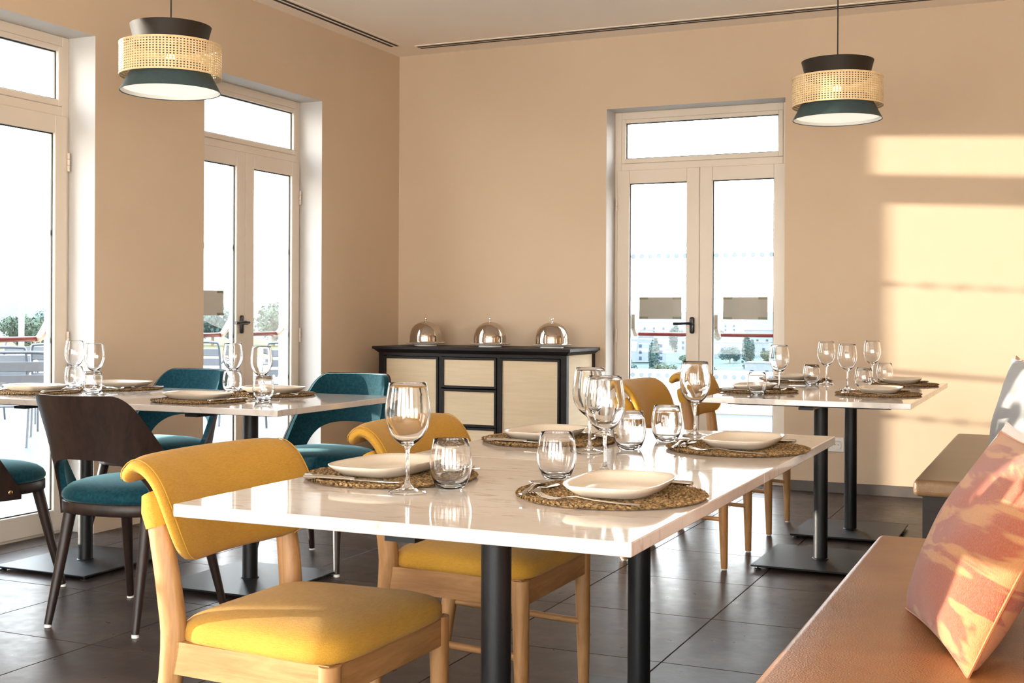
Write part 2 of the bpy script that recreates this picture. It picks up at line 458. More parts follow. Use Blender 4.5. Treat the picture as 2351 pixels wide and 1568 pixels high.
# ------------------------------------------------------------------ glazed double doors
FD = .06                                   # frame depth
def xz_frame(b, x0, x1, z0, z1, l, r_, bt, tp, y0, y1, bev=.003):
    b.box(x0, x0 + l, y0, y1, z0, z1, bev, seg=1); b.box(x1 - r_, x1, y0, y1, z0, z1, bev, seg=1)
    b.box(x0 + l, x1 - r_, y0, y1, z0, z0 + bt, bev, seg=1); b.box(x0 + l, x1 - r_, y0, y1, z1 - tp, z1, bev, seg=1)
    return b
def gasket(x0, x1, z0, z1, y0, y1, t=.006):
    return xz_frame(MB(), x0, x1, z0, z1, t, t, t, t, y0, y1, 0)
dot_me = MB().lathe([(0, 0), (.0175, 0), (.0175, .0012), (0, .0012)], 20).mesh('dot', 'frosted_dot')
hinge_b = MB()
for k in range(3): hinge_b.tube([(0, 0, -.045 + k * .031), (0, 0, -.045 + k * .031 + .029)], .0075, 10)
hinge_me = hinge_b.mesh('hinge', 'frame_lacquer')
hb = MB().box(-.016, .016, -.018, 0, -.055, .055, .012, seg=3)
hb.tube([(0, -.012, .006), (0, -.052, .006)], .0085, 10)
handle_spec = hb.mesh('rosette', 'black_plastic')
lever_me = MB().tube(catmull([(.012, -.050, .006), (-.03, -.053, .007), (-.075, -.050, .004), (-.115, -.048, .004)], 5), [.012] * 6 + [.0105] * 5 + [.0115] * 4 + [.012], 10, flat=.85).mesh('lever', 'black_plastic')
bar_me = {}
def double_door(name, origin, rz, detail=True, lever_dir=-1, left_lever=True):
    """local frame: x along the opening 0..W, -y into the room, frame between y=0 and y=FD"""
    root = obj(name, None, None, origin, (0, 0, rz), 'structure')
    b = xz_frame(MB(), 0, W, 0, ZR, .048, .048, .02, .05, 0, FD)
    b.box(.048, W - .048, 0, FD, 2.075, 2.125, .003, seg=1)
    obj('frame', b.mesh('frame', 'frame_lacquer', False), root)
    # fixed light over the leaves
    tx0, tx1 = .078, W - .078
    sash = obj('transom', xz_frame(MB(), .048, W - .048, 2.125, ZR - .05, tx0 - .048, W - .048 - tx1, ZT0 - 2.125, ZR - .05 - ZT1, -.006, FD).mesh('transom', 'frame_lacquer', False), root)
    obj('gasket', gasket(tx0, tx1, ZT0, ZT1, .012, .02).mesh('gasket', 'gasket', False), sash)
    obj('pane', MB().box(tx0 - .008, tx1 + .008, .022, .028, ZT0 - .008, ZT1 + .008).mesh('pane', 'pane_glass', False), sash)
    leaves = []
    for s, (x0, x1, gx0, gx1) in enumerate(((.022, .5955, .107, .509), (.5985, W - .022, .684, W - .104))):
        lf = obj('leaf', xz_frame(MB(), x0, x1, .014, 2.078, gx0 - x0, x1 - gx1, .108, 2.078 - ZD, -.012, .046).mesh('leaf', 'frame_lacquer', False), root)
        obj('gasket', gasket(gx0, gx1, .122, ZD, .004, .012).mesh('gasket', 'gasket', False), lf)
        obj('pane', MB().box(gx0 - .008, gx1 + .008, .014, .020, .114, ZD + .008).mesh('pane', 'pane_glass', False), lf)
        if detail:
            for z in (1.494, .69):
                for k in range(7):
                    obj('dot', dot_me, lf, (gx0 + .02 + k * .0605, .0225, z), (R(-90), 0, 0))
            # red push bar on the outer side with two brackets
            L = gx1 - gx0 + .02
            bar = MB().tube([(gx0 + .03, .115, .966), (gx1 + .02, .115, .966)], .013, 12).mesh('push_bar', 'red_bar')
            obj('push_bar', bar, lf)
            br = MB()
            for xx, sg in ((gx0 + .012, 1), (gx1 + .012, -1)):
                br.prism([(.046, 1.10), (.050, 1.06), (.105, .985), (.128, .972), (.128, .950), (.100, .950), (.046, 1.005)], -.012, .012,
                         mat4=Matrix(((0, 0, 1, xx), (1, 0, 0, 0), (0, 1, 0, 0), (0, 0, 0, 1))))
            obj('bar_bracket', br.mesh('bar_bracket', 'bar_bracket', False), lf)
        for z in (.16, .957, 1.85):
            hx = .020 if s == 0 else W - .020
            obj('hinge', hinge_me, lf, (hx, -.018, z))
        leaves.append(lf)
    hx = .552 if left_lever else .642
    h = obj('handle', handle_spec, leaves[0 if left_lever else 1], (hx, -.012, 1.03))
    sc_ = obj('lever', lever_me, h, (0, 0, .006), (0, 0, 0 if left_lever else 0))
    return root

double_door('door_3', (OPEN_B[0][0], .17, 0), 0)
for k, (a, b_) in zip((2, 1, 4, 5), OPEN_L):
    # local x runs from the far end? rotate so that -y(local) points to +x(world)
    double_door('door_%d' % k, (-.17, a, 0), R(90), True, left_lever=True)
for k, (a, b_) in enumerate(OPEN_R + [(5.15, 7.0)]):
    pane = MB().box(a, b_, Y0 - .14, Y0 - .134, 0, ZR).mesh('pane', 'pane_glass', False)
    wr = obj('window_%d' % (k + 1), xz_frame(MB(), a, b_, 0, ZR, .07, .07, .1, .07, Y0 - .17, Y0 - .11).mesh('window_frame', 'frame_lacquer', False), kind='structure')  # unseen rear glazing, sized for fill light
    obj('pane', pane, wr)
for a, b_ in [(-10.6, -8.2)]:
    wr = obj('window_4', xz_frame(MB(), a, b_, 0, ZR, .07, .07, .1, .07, -.06, 0).mesh('window_frame', 'frame_lacquer', False), None, (X1 + .1, 0, 0), (0, 0, R(90)), 'structure')  # unseen window added for fill from behind right
    obj('pane', MB().box(a, b_, -.04, -.034, 0, ZR).mesh('pane', 'pane_glass', False), wr)
    
# light portals in the openings of the room
def portal(loc, rot, sx_, sy_):
    l = bpy.data.lights.new('daylight_portal', 'AREA'); l.shape = 'RECTANGLE'; l.size = sx_; l.size_y = sy_; l.energy = 1
    l.cycles.is_portal = True
    o = bpy.data.objects.new('daylight_portal', l); COL.objects.link(o); o.location = loc; o.rotation_euler = rot
for a, b_ in OPEN_L: portal((-.34, (a + b_) / 2, ZR / 2), (0, R(-90), 0), ZR, W)
portal((sum(OPEN_B[0]) / 2, .34, ZR / 2), (R(-90), 0, 0), W, ZR)
for a, b_ in OPEN_R + [(5.15, 7.0)]: portal(((a + b_) / 2, Y0 - .26, ZR / 2), (R(90), 0, 0), b_ - a, ZR)
for a, b_ in [(-10.6, -8.2)]: portal((X1 + .26, (a + b_) / 2, ZR / 2), (0, R(90), 0), ZR, b_ - a)

# slot air vents in the ceiling
def vent(loc, L, rz, label):
    t_ = thing('linear_air_vent', label, 'air vent', loc, rz, 'slot air vents in the ceiling')
    obj('flange', MB().box(0, L, -.055, .055, -.004, 0, .001, seg=1).mesh('flange', 'ceiling_paint', False), t_)
    for s in (-.022, .022):
        obj('slot', MB().box(.01, L - .01, s - .010, s + .010, -.0065, -.0035).mesh('slot', 'dark_slot', False), t_)
vent((.155, -.33, ZC), 7., R(-90), 'double slot air vent in the ceiling along the wall with two glazed doors')
vent((.28, -.235, ZC), 6.5, 0, 'double slot air vent in the ceiling along the wall above the sideboard')

# wall socket
sk = thing('wall_socket', 'cream double power socket low on the wall behind the black table columns', 'socket', (3.075, 0, .30), 0)
obj('plate', MB().box(-.082, .082, -.010, 0, -.045, .045, .004, seg=2).mesh('plate', 'white_plastic', False), sk)
for s in (-.038, .038):
    so_ = obj('socket_well', MB().lathe([(.028, 0), (.028, .004), (.022, .004), (.020, .001), (0, .001)], 24).mesh('socket_well', 'white_plastic'), sk, (s, -.010, 0), (R(90), 0, 0))
    for q in (-.009, .009):
        obj('hole', MB().lathe([(0, .0015), (.0026, .0015), (.0026, .0025), (0, .0025)], 10).mesh('hole', 'dark_slot'), so_, (q, 0, 0))

# paper notices taped to the door glass
def notice(loc, rz, label):
    t_ = thing('paper_notice', label, 'notice', loc, rz, 'blank paper notices taped to the door glass')
    obj('sheet', MB().box(-.148, .148, 0, .0015, -.074, .074).mesh('sheet', 'paper', False), t_)
    for sx_ in (-1, 1):
        for sz_ in (-1, 1):
            obj('tape', MB().box(sx_ * .148 - (.062 if sx_ > 0 else 0), sx_ * .148 + (.062 if sx_ < 0 else 0), -.0012, 0, sz_ * .074 - (.016 if sz_ > 0 else 0), sz_ * .074 + (.016 if sz_ < 0 else 0)).mesh('tape', 'tape', False), t_)
notice((1.91, .1915, 1.144), 0, 'blank beige paper notice taped to the glass above the lever handle by the sideboard')
notice((2.488, .1915, 1.144), 0, 'blank beige paper notice taped to the pane nearer the sunlit wall')
notice((-.1915, -1.925, 1.158), R(90), 'blank beige paper notice on the terrace door, partly hidden by the wall pier')

# ------------------------------------------------------------------ tables
def table_spec(lx, ly):
    hx, hy = lx / 2, ly / 2
    top = MB().box(-hx, hx, -hy, hy, .726, .75, .0025, seg=2).mesh('tabletop', 'marble', True, 60, True)
    plate = MB().box(-hx + .09, hx - .09, -hy + .09, hy - .09, .716, .726).box(-.03, .03, -hy + .06, hy - .06, .705, .716).mesh('support_plate', 'black_metal', False)
    col = MB().lathe([(.031, .022), (.031, .706)], 28).lathe([(.036, .018), (.036, .024), (.031, .026)], 28).mesh('column', 'column_metal')
    base = MB().box(-.25, .25, -.27, .27, .014, .022, .002, seg=1).mesh('base_plate', 'black_metal', False)
    foot = MB().lathe([(0, 0), (.016, 0), (.016, .004), (.006, .007), (.005, .015), (0, .015)], 14).mesh('levelling_foot', 'black_plastic')
    return [('tabletop', top), ('support_plate', plate), ('column', col), ('base_plate', base)] + \
           [('levelling_foot', foot, (sx_ * .225, sy_ * .245, 0), (0, 0, 0)) for sx_ in (-1, 1) for sy_ in (-1, 1)]
TABLES = []
def table(spec, x, y, label):
    t_ = thing('dining_table', label, 'table', (x, y, 0), 0, 'marble pedestal tables'); spawn(spec, t_); return t_
near_s = table_spec(.890, .9225); far_s = table_spec(.8575, .830); left_s = table_spec(.872, .870)
table(near_s, 3.347, -5.506, 'white marble table in front, its black column half lit by the sun')
table(near_s, 3.347, -4.5815, 'white marble table joined behind the foremost marble table')
table(far_s, 3.4135, -2.233, 'nearer of the two joined marble tables standing by the sunlit wall')
table(far_s, 3.4135, -1.401, 'farther of the two joined marble tables standing by the sunlit wall')
table(left_s, 1.372, -3.640, 'white marble table between teal chairs, nearer the sideboard')
table(left_s, .499, -3.640, 'white marble table between teal chairs, close to the large glazed door')

# ------------------------------------------------------------------ mustard chairs
def oak_chair_spec():
    S = []
    oglide = MB().lathe([(0, 0), (.011, 0), (.011, .007), (0, .007)], 12).mesh('glide', 'glide')
    def outline(th):                                    # rounded trapezoid seat, front is +y
        c, s = math.cos(th), math.sin(th); p = 7.0
        r_ = (abs(c) ** p + abs(s) ** p) ** (-1 / p); x, y = c * r_, s * r_
        return x * (.232 + .016 * y), y * .215 + .006
    prof = [(0, .418), (.97, .418), (.995, .421), (1.0, .430), (.997, .442), (.98, .453), (.93, .463), (.82, .473), (.65, .481), (.4, .486), (.2, .488), (0, .488)]
    S.append(('seat_cushion', MB().dome(outline, prof, 72).mesh('seat_cushion', 'mustard_fabric', True, 80)))
    a = MB()
    a.box(-.215, .215, .186, .208, .352, .418, .003, seg=1); S.append(('front_rail', a.mesh('front_rail', 'oak_rail', False)))
    a = MB().box(-.2, .2, -.205, -.183, .352, .418, .003, seg=1); S.append(('rear_rail', a.mesh('rear_rail', 'oak_rail', False)))
    for s in (-1, 1):
        a = MB().add([(s * .203, -.2, .352), (s * .223, -.2, .352), (s * .203, -.2, .420), (s * .223, -.2, .420),
                      (s * .214, .2, .352), (s * .234, .2, .352), (s * .214, .2, .420), (s * .234, .2, .420)],
                     [(0, 2, 3, 1), (4, 5, 7, 6), (0, 1, 5, 4), (2, 6, 7, 3), (0, 4, 6, 2), (1, 3, 7, 5)])
        S.append(('side_rail', a.mesh('side_rail', 'oak_side', False)))
        S.append(('front_leg', MB().tube([(s * .222, .194, .418), (s * .222, .194, .340), (s * .222, .197, .18), (s * .220, .200, .006)], [.0225, .0225, .0195, .0145], 16).mesh('front_leg', 'oak'), (0, 0, 0), (0, 0, 0), [('glide', oglide, (s * .220, .200, 0), (0, 0, 0))]))
        pts = catmull([(s * .205, -.262, .006), (s * .205, -.235, .2), (s * .207, -.205, .40), (s * .212, -.212, .52), (s * .2165, -.236, .655), (s * .218, -.248, .70)], 4)
        k = len(pts); rr = [.0145 + .009 * min(1, i / (k * .38)) - (.006 * max(0, (i / k - .55) / .45)) for i in range(k)]
        S.append(('rear_leg', MB().tube(pts, rr, 14, flat=1.25).mesh('rear_leg', 'oak'), (0, 0, 0), (0, 0, 0), [('glide', oglide, (s * .205, -.262, 0), (0, 0, 0))]))
        S.append(('stretcher', MB().tube([(s * .206, -.236, .235), (s * .211, .19, .215)], .0095, 10).mesh('stretcher', 'oak_side')))
        # fabric sleeve over the tip of the rear leg
        S.append(('leg_sleeve', MB().tube([(s * .2165, -.2375, .655), (s * .2175, -.247, .690), (s * .2165, -.262, .722)], [.0225, .0245, .015], 14, flat=1.3).mesh('leg_sleeve', 'mustard_fabric')))
    # the rolled backrest pad: profile runs from the lower hem up and over
    prof = catmull([(0, -.206, .578), (0, -.205, .615), (0, -.214, .66), (0, -.230, .705), (0, -.252, .745), (0, -.281, .773), (0, -.310, .781), (0, -.332, .764), (0, -.335, .745)], 5)
    K = len(prof) - 1
    def at(t_):
        q = t_ * K; i = min(int(q), K - 1); d = prof[i + 1] - prof[i]; return prof[i] + d * (q - i), d.normalized()
    def hw(t_):
        h_ = .262
        if t_ < .42: q = 1 - t_ / .42; h_ -= .105 * (1 - math.sqrt(max(0, 1 - q * q)))
        if t_ > .86: q = (t_ - .86) / .14; h_ -= .03 * (1 - math.sqrt(max(0, 1 - q * q * .96)))
        return h_
    def surf(sgn):
        def f_(u, v_):
            u_ = -math.cos(u * math.pi); e_ = .985
            p, d = at(v_); nrm = Vector((0, d.z, -d.y))      # towards the sitter
            x = u_ * hw(v_)
            th = .0185 * (max(0, 1 - abs(u_) ** 8)) ** .5 * (max(.02, 1 - abs(2 * v_ - 1) ** 10)) ** .5 + .002
            bow = .040 * (x / .26) ** 2
            return Vector((x, p.y + bow, p.z)) + nrm * (sgn * th)
        return f_
    S.append(('backrest', MB().slab(surf(1), surf(-1), 36, 34).mesh('backrest', 'mustard_fabric', True, 75)))
    for s in (-1, 1):
        pts = []
        for i in range(26):
            t_ = .02 + i / 25 * .93; p, d = at(t_); x = s * (hw(t_) - .012); nrm = Vector((0, d.z, -d.y))
            pts.append(Vector((x, p.y + .040 * (x / .26) ** 2, p.z)) + nrm * .0150)
        S.append(('piping', MB().tube(pts, .0014, 6).mesh('piping', 'mustard_fabric')))
    return S
oak_s = oak_chair_spec()
def oak_chair(x, y, rz, label):
    t_ = thing('upholstered_chair', label, 'chair', (x, y, 0), rz, 'mustard chairs with oak legs'); spawn(oak_s, t_)
oak_chair(2.912, -5.520, R(-91), 'mustard chair with oak legs in front, sunlight across its seat')
oak_chair(2.935, -4.665, R(-90), 'mustard chair with oak legs tucked under the second marble table, behind the foremost chair')
oak_chair(2.862, -2.335, R(-90), 'mustard chair at the table by the sunlit wall, nearer the foremost table')
oak_chair(2.855, -1.425, R(-90), 'mustard chair at the table by the sunlit wall, nearest the glazed back door')

# ------------------------------------------------------------------ teal chairs
def teal_chair_spec():
    S = []
    def outline(th):
        c, s = math.cos(th), math.sin(th); p = 2.6
        r_ = (abs(c) ** p + abs(s) ** p) ** (-1 / p); return c * r_ * .232, s * r_ * .228 + .0
    S.append(('seat_ring', MB().dome(outline, [(.6, .398), (1.0, .398), (1.015, .402), (1.015, .436), (1.0, .440), (.6, .440)], 56).mesh('seat_ring', 'walnut', True, 50)))
    S.append(('seat_cushion', MB().dome(outline, [(0, .438), (.98, .438), (1.02, .450), (1.02, .462), (.985, .477), (.9, .492), (.75, .503), (.5, .511), (.25, .514), (0, .515)], 56).mesh('seat_cushion', 'teal_velvet', True, 80)))
    for sx_ in (-1, 1):
        for sy_ in (-1, 1):
            a, b_ = (sx_ * .165, sy_ * .150, .405), (sx_ * (.212 if sy_ > 0 else .186), sy_ * .238, .010)
            S.append(('leg', MB().tube([a, (a[0] * .5 + b_[0] * .5, a[1] * .5 + b_[1] * .5, .2), b_], [.0225, .0185, .0135], 14).mesh('leg', 'walnut'), (0, 0, 0), (0, 0, 0),
                      [('glide', MB().lathe([(0, 0), (.0125, 0), (.0125, .011), (0, .011)], 12).mesh('glide', 'glide'), (b_[0], b_[1], 0), (0, 0, 0))]))
    # curved back: angle t from the rear centre (t=0) to the arm tips (t=+-A)
    A = 1.62
    sm = lambda a, b, x: (lambda q: q * q * (3 - 2 * q))(min(1, max(0, (x - a) / (b - a))))
    def ztop(t_):
        t_ = abs(t_)
        q = max(0, (t_ - .50) / (A - .50)); k = .26
        return .822 - .422 * ((q * q) / (2 * k) if q < k else (q - k / 2)) / (1 - k / 2)
    def zbot(t_):
        t_ = abs(t_)
        q = min(1, t_ / .98)
        if q >= 1: return .385
        return .385 + .215 * (1 - q ** 3.2) ** .62
    def rad(t_, z):
        h_ = (z - .385) / .437
        return .243 + .012 * h_ + .055 * h_ * h_ * (1 - .35 * abs(t_) / A)
    def shell(off0, off1, shrink, nm, m):
        def f_(off):
            def g(u, v_):
                t_ = (2 * u - 1) * A * (1 - shrink * .5)
                zb, zt_ = zbot(t_) + shrink * .1, ztop(t_) - shrink * .1
                z = zb + (zt_ - zb) * v_
                # forward taper of the arms
                r_ = rad(t_, z) + off
                cx_ = math.sin(t_) * r_ * 1.0; cy_ = -math.cos(t_) * r_ * .98 - .012 - .05 * max(0, (z - .45)) / .37
                return Vector((cx_, cy_, z))
            return g
        return MB().slab(f_(off0), f_(off1), 72, 14).mesh(nm, m, True, 40)
    S.append(('back_shell', shell(.0, .010, 0, 'back_shell', 'walnut')))
    S.append(('back_pad', shell(-.022, .0005, .035, 'back_pad', 'teal_velvet')))
    for s in (-1, 1):
        t_ = s * 1.42; r_ = rad(t_, .415) + .010
        bl = MB().lathe([(.009, 0), (.009, .002), (.006, .004), (0, .004)], 16).mesh('bolt', 'brass')
        S.append(('bolt', bl, (math.sin(t_) * r_, -math.cos(t_) * r_ * .98 - .012, .415), (0, R(90), math.atan2(-math.cos(t_), math.sin(t_)))))
    return S
teal_s = teal_chair_spec()
def teal_chair(x, y, rz, label):
    t_ = thing('velvet_chair', label, 'chair', (x, y, 0), rz, 'teal velvet chairs with dark wood shells'); spawn(teal_s, t_)
teal_chair(1.335, -4.275, R(3), 'teal velvet chair showing its dark wooden back, behind the foremost mustard chair')
teal_chair(.505, -4.235, R(-4), 'teal velvet chair cut off by the picture edge, before the large glazed door')
teal_chair(1.405, -3.165, R(183), 'teal velvet chair facing the camera beside the dark sideboard')
teal_chair(.475, -3.165, R(180), 'teal velvet chair facing the camera between the two glazed doors')

# ------------------------------------------------------------------ benches
def bench(y0, y1, label, front=3.872, leather='tan_leather'):
    t_ = thing('leather_bench', label, 'bench', (0, 0, 0), 0, 'tan leather wall benches')
    obj('plinth', MB().box(front + .035, 4.46, y0 + .03, y1 - .03, 0, .385).mesh('plinth', 'ebony', False), t_)
    obj('seat_pad', MB().box(front, 4.47, y0, y1, .385, .452, .022, seg=4).mesh('seat_pad', leather, True, 60, True), t_)
    obj('backrest', MB().box(4.475, 4.56, y0, y1, .30, .82, .025, seg=4).mesh('backrest', leather, True, 60, True), t_)
bench(-6.95, -3.985, 'tan leather bench in front with a coral cushion, a stripe of sun on its seat', 3.895)
bench(-2.68, -.56, 'shade-darkened leather bench end by the sunlit wall beyond the foremost bench', 3.852, 'shaded_leather')

# ------------------------------------------------------------------ sideboard
SX0, SX1, SD, SH = .148, 1.520, .53, .878
sb = thing('sideboard', 'dark wood sideboard with woven cane doors and drawers', 'sideboard', (0, 0, 0))
b = MB().prism([(SX0 - .035, -SD - .03), (SX1 + .035, -SD - .03), (SX1 + .035, -.012), (SX0 - .035, -.012)], SH - .018, SH)
b.add([(SX0 - .028, -SD - .024, SH - .018), (SX1 + .028, -SD - .024, SH - .018), (SX1 + .028, -.012, SH - .018), (SX0 - .028, -.012, SH - .018),
       (SX0, -SD, SH - .042), (SX1, -SD, SH - .042), (SX1, -.012, SH - .042), (SX0, -.012, SH - .042)],
      [(0, 1, 2, 3), (4, 5, 6, 7), (0, 1, 5, 4), (1, 2, 6, 5), (2, 3, 7, 6), (3, 0, 4, 7)])
obj('top', b.mesh('top', 'ebony', False), sb)
b = MB()
for x0, x1 in ((SX0, SX0 + .042), (SX1 - .042, SX1)):
    for y0, y1 in ((-SD, -SD + .042), (-.055, -.012)): b.box(x0, x1, y0, y1, 0, SH - .042, .002, seg=1)
b.box(SX0 + .042, SX1 - .042, -SD + .001, -SD + .03, SH - .062, SH - .042); b.box(SX0 + .042, SX1 - .042, -SD + .001, -SD + .03, .08, .105)
b.box(.608, .628, -SD + .001, -SD + .03, .105, SH - .062); b.box(1.034, 1.054, -SD + .001, -SD + .03, .105, SH - .062)
b.box(SX0 + .042, SX1 - .042, -SD + .03, -.02, .08, .1); b.box(SX0 + .042, SX1 - .042, -.03, -.02, .1, SH - .042)
obj('carcass', b.mesh('carcass', 'ebony', False), sb)
for x in (SX0 + .006, SX1 - .022):
    obj('side_panel', MB().box(x, x + .016, -SD + .042, -.055, .08, SH - .042).mesh('side_panel', 'cane_panel', False), sb)
def cane_front(name, x0, x1, z0, z1):
    fr_ = obj(name, xz_frame(MB(), x0, x1, z0, z1, .016, .016, .016, .016, -SD - .006, -SD + .016, .0015).mesh(name, 'ebony', False), sb)
    obj('cane_panel', MB().box(x0 + .014, x1 - .014, -SD + .002, -SD + .012, z0 + .014, z1 - .014).mesh('cane_panel', 'cane_panel', False), fr_)
cane_front('door', SX0 + .045, .605, .108, SH - .065); cane_front('door', 1.057, SX1 - .045, .108, SH - .065)
zs = [.108, .354, .358, .604, .610, SH - .065]
for k in range(3): cane_front('drawer', .631, 1.031, zs[2 * k], zs[2 * k + 1])

# cloches on plates on the sideboard
plate_me = MB().lathe([(0, 0), (.078, 0), (.076, .008), (.085, .011), (.132, .019), (.135, .022), (.132, .0235), (.08, .016), (0, .015)], 48).mesh('plate', 'porcelain')
dome_me = MB().lathe([(.112, 0), (.114, .003), (.111, .006), (.110, .012), (.110, .04), (.106, .068), (.095, .098), (.076, .122), (.05, .138), (.024, .146), (0, .148),
                      (0, .146), (.024, .144), (.049, .136), (.074, .120), (.093, .097), (.104, .068), (.108, .04), (.108, 0), (.112, 0)], 56).mesh('dome', 'dome_steel')
knob_me = MB().lathe([(0, 0), (.009, 0), (.005, .004), (.004, .009), (.008, .012), (.0105, .018), (.0105, .022), (.008, .028), (.004, .031), (0, .031)], 24).mesh('knob', 'chrome')
for x, w_ in ((.385, 'nearest the room corner'), (.875, 'in the middle of the three'), (1.325, 'nearest the glazed back door')):
    thing('serving_plate', 'white serving plate under the steel cloche ' + w_, 'plate', (x, -.30, SH), 0, 'plates on the sideboard', plate_me)
    c_ = thing('cloche', 'polished steel cloche on the sideboard, ' + w_, 'cloche', (x, -.30, SH + .0208), random.random(), 'steel cloches on the sideboard')
    obj('dome', dome_me, c_); obj('knob', knob_me, c_, (0, 0, .147))

# ------------------------------------------------------------------ pendant lamps
def lamp_spec():
    S = []
    r2 = lambda prof, t_=.003: prof + [(r_ - t_, z) for r_, z in prof[::-1]] + [prof[0]]
    S.append(('lower_shade', MB().lathe(r2([(.208, 0), (.150, .112)]), 64).mesh('lower_shade', 'shade_teal'), (0, 0, 0), (0, 0, 0),
              [('lining', MB().lathe([(.2045, .001), (.1465, .111)], 64).mesh('lining', 'shade_inside'), (0, 0, 0), (0, 0, 0))]))
    S.append(('diffuser', MB().lathe([(0, .016), (.195, .016), (.195, .020), (0, .020)], 64).mesh('diffuser', 'diffuser'), (0, 0, 0), (0, 0, 0)))
    # cane drum: a lattice of square holes between two hoops
    b = MB(); n, rows, z0, z1, rr = 96, 12, .068, .192, .209
    dz = (z1 - z0) / rows; da = 2 * math.pi / n
    def P(a, z, d=0): return ((rr + d) * math.cos(a), (rr + d) * math.sin(a), z)
    for i in range(n):
        a = i * da
        for k in range(rows):
            z = z0 + k * dz; ga, gz = da * .27, dz * .27
            vs = [P(a, z), P(a + da, z), P(a + da, z + dz), P(a, z + dz), P(a + ga, z + gz, .001), P(a + da - ga, z + gz, .001), P(a + da - ga, z + dz - gz, .001), P(a + ga, z + dz - gz, .001)]
            b.add(vs, [(0, 1, 5, 4), (1, 2, 6, 5), (2, 3, 7, 6), (3, 0, 4, 7)])
    S.append(('cane_drum', b.mesh('cane_drum', 'cane', True, 60), (0, 0, 0), (0, 0, 0)))
    for z in (.062, .1915):
        S.append(('hoop', MB().lathe([(.2075, z), (.2115, z), (.2115, z + .0075), (.2075, z + .0075), (.2075, z)], 72).mesh('hoop', 'cane'), (0, 0, 0), (0, 0, 0)))
    S.append(('upper_shade', MB().lathe(r2([(.146, .194), (.168, .278)]), 64).lathe([(0, .196), (.146, .196)], 48).mesh('upper_shade', 'shade_black'), (0, 0, 0), (0, 0, 0)))
    S.append(('lamp_holder', MB().lathe([(0, .16), (.02, .16), (.02, .196), (0, .196)], 20).mesh('lamp_holder', 'black_plastic'), (0, 0, 0), (0, 0, 0)))
    S.append(('bulb', MB().lathe([(0, .085), (.016, .089), (.028, .103), (.030, .12), (.024, .14), (.014, .158), (.013, .172), (0, .172)], 24).mesh('bulb', 'bulb'), (0, 0, 0), (0, 0, 0)))
    sp = MB()
    for k in range(3):
        a = k * 2.0944
        sp.tube([(0, 0, .200), (.205 * math.cos(a), .205 * math.sin(a), .200)], .002, 6)
    S.append(('spider', sp.mesh('spider', 'black_metal'), (0, 0, 0), (0, 0, 0)))
    L = ZC - 2.030
    S.append(('cord', MB().tube([(0, 0, .2), (.001, 0, .5), (0, 0, L)], .0032, 8).mesh('cord', 'cord'), (0, 0, 0), (0, 0, 0)))
    S.append(('ceiling_rose', MB().lathe([(0, L - .03), (.045, L - .03), (.05, L - .025), (.05, L), (0, L)], 28).mesh('ceiling_rose', 'black_metal'), (0, 0, 0), (0, 0, 0)))
    return S
lamp_s = lamp_spec()
for (x, y), lb in (((.955, -3.640), 'teal, cane and black pendant lamp above the teal chairs'), ((3.409, -1.815), 'teal, cane and black pendant lamp above the table by the sunlit wall')):
    t_ = thing('pendant_lamp', lb, 'lamp', (x, y, 2.030), 0, 'tiered pendant lamps'); spawn(lamp_s, t_)

# ------------------------------------------------------------------ table settings
# placemat: concentric braided rope of slanted grass strands
def mat_mesh():
    rnd = random.Random(3); b = MB()
    b.lathe([(0, .001), (.181, .001), (.183, .004), (.181, .0055), (0, .0055)], 48)
    r_ = .008
    while r_ < .181:
        n = max(5, int(2 * math.pi * r_ / .0115))
        for side in (-1, 1):
            for k in range(n):
                a = 2 * math.pi * (k + (.5 if side > 0 else 0) + rnd.uniform(-.12, .12)) / n
                rr = r_ + side * .0024; c = Vector((rr * math.cos(a), rr * math.sin(a), .0062 + rnd.uniform(-.0006, .0012)))
                tg = Vector((-math.sin(a), math.cos(a), 0)); rd = Vector((math.cos(a), math.sin(a), 0))
                d = (tg + rd * (.62 * side) + Vector((0, 0, rnd.uniform(-.18, .18)))).normalized(); s_ = d.cross(Vector((0, 0, 1))).normalized(); u_ = s_.cross(d)
                L, wd, ht = .0088 * rnd.uniform(.85, 1.2), .0027, .0030
                vs = [c - d * L, c + d * L] + [c + s_ * wd * p + u_ * ht * q + d * (L * .25 * e_) for e_ in (-1, 1) for p, q in ((1, 0), (0, 1), (-1, 0), (0, -1))]
                fs = [(0, 2, 3), (0, 3, 4), (0, 4, 5), (0, 5, 2), (1, 7, 6), (1, 8, 7), (1, 9, 8), (1, 6, 9)] + [(2 + i, 6 + i, 6 + (i + 1) % 4, 2 + (i + 1) % 4) for i in range(4)]
                b.add(vs, fs)
        r_ += .0108
    return b.mesh('placemat', 'seagrass', True, 60)
mat_me = mat_mesh()
def plate_mesh():
    def outline(th):
        c, s = math.cos(th), math.sin(th); p = 3.4
        r_ = (abs(c) ** p + abs(s) ** p) ** (-1 / p); return c * r_ * .138, s * r_ * .093
    prof = [(0, .0), (.62, .0), (.70, .001), (.80, .006), (.93, .0165), (1.0, .024), (1.004, .0262), (.99, .0268), (.93, .0215), (.84, .0115), (.74, .0065), (.6, .0052), (0, .005)]
    return MB().dome(outline, prof, 96).mesh('oblong_plate', 'glaze', True, 70)
dish_me = plate_mesh()
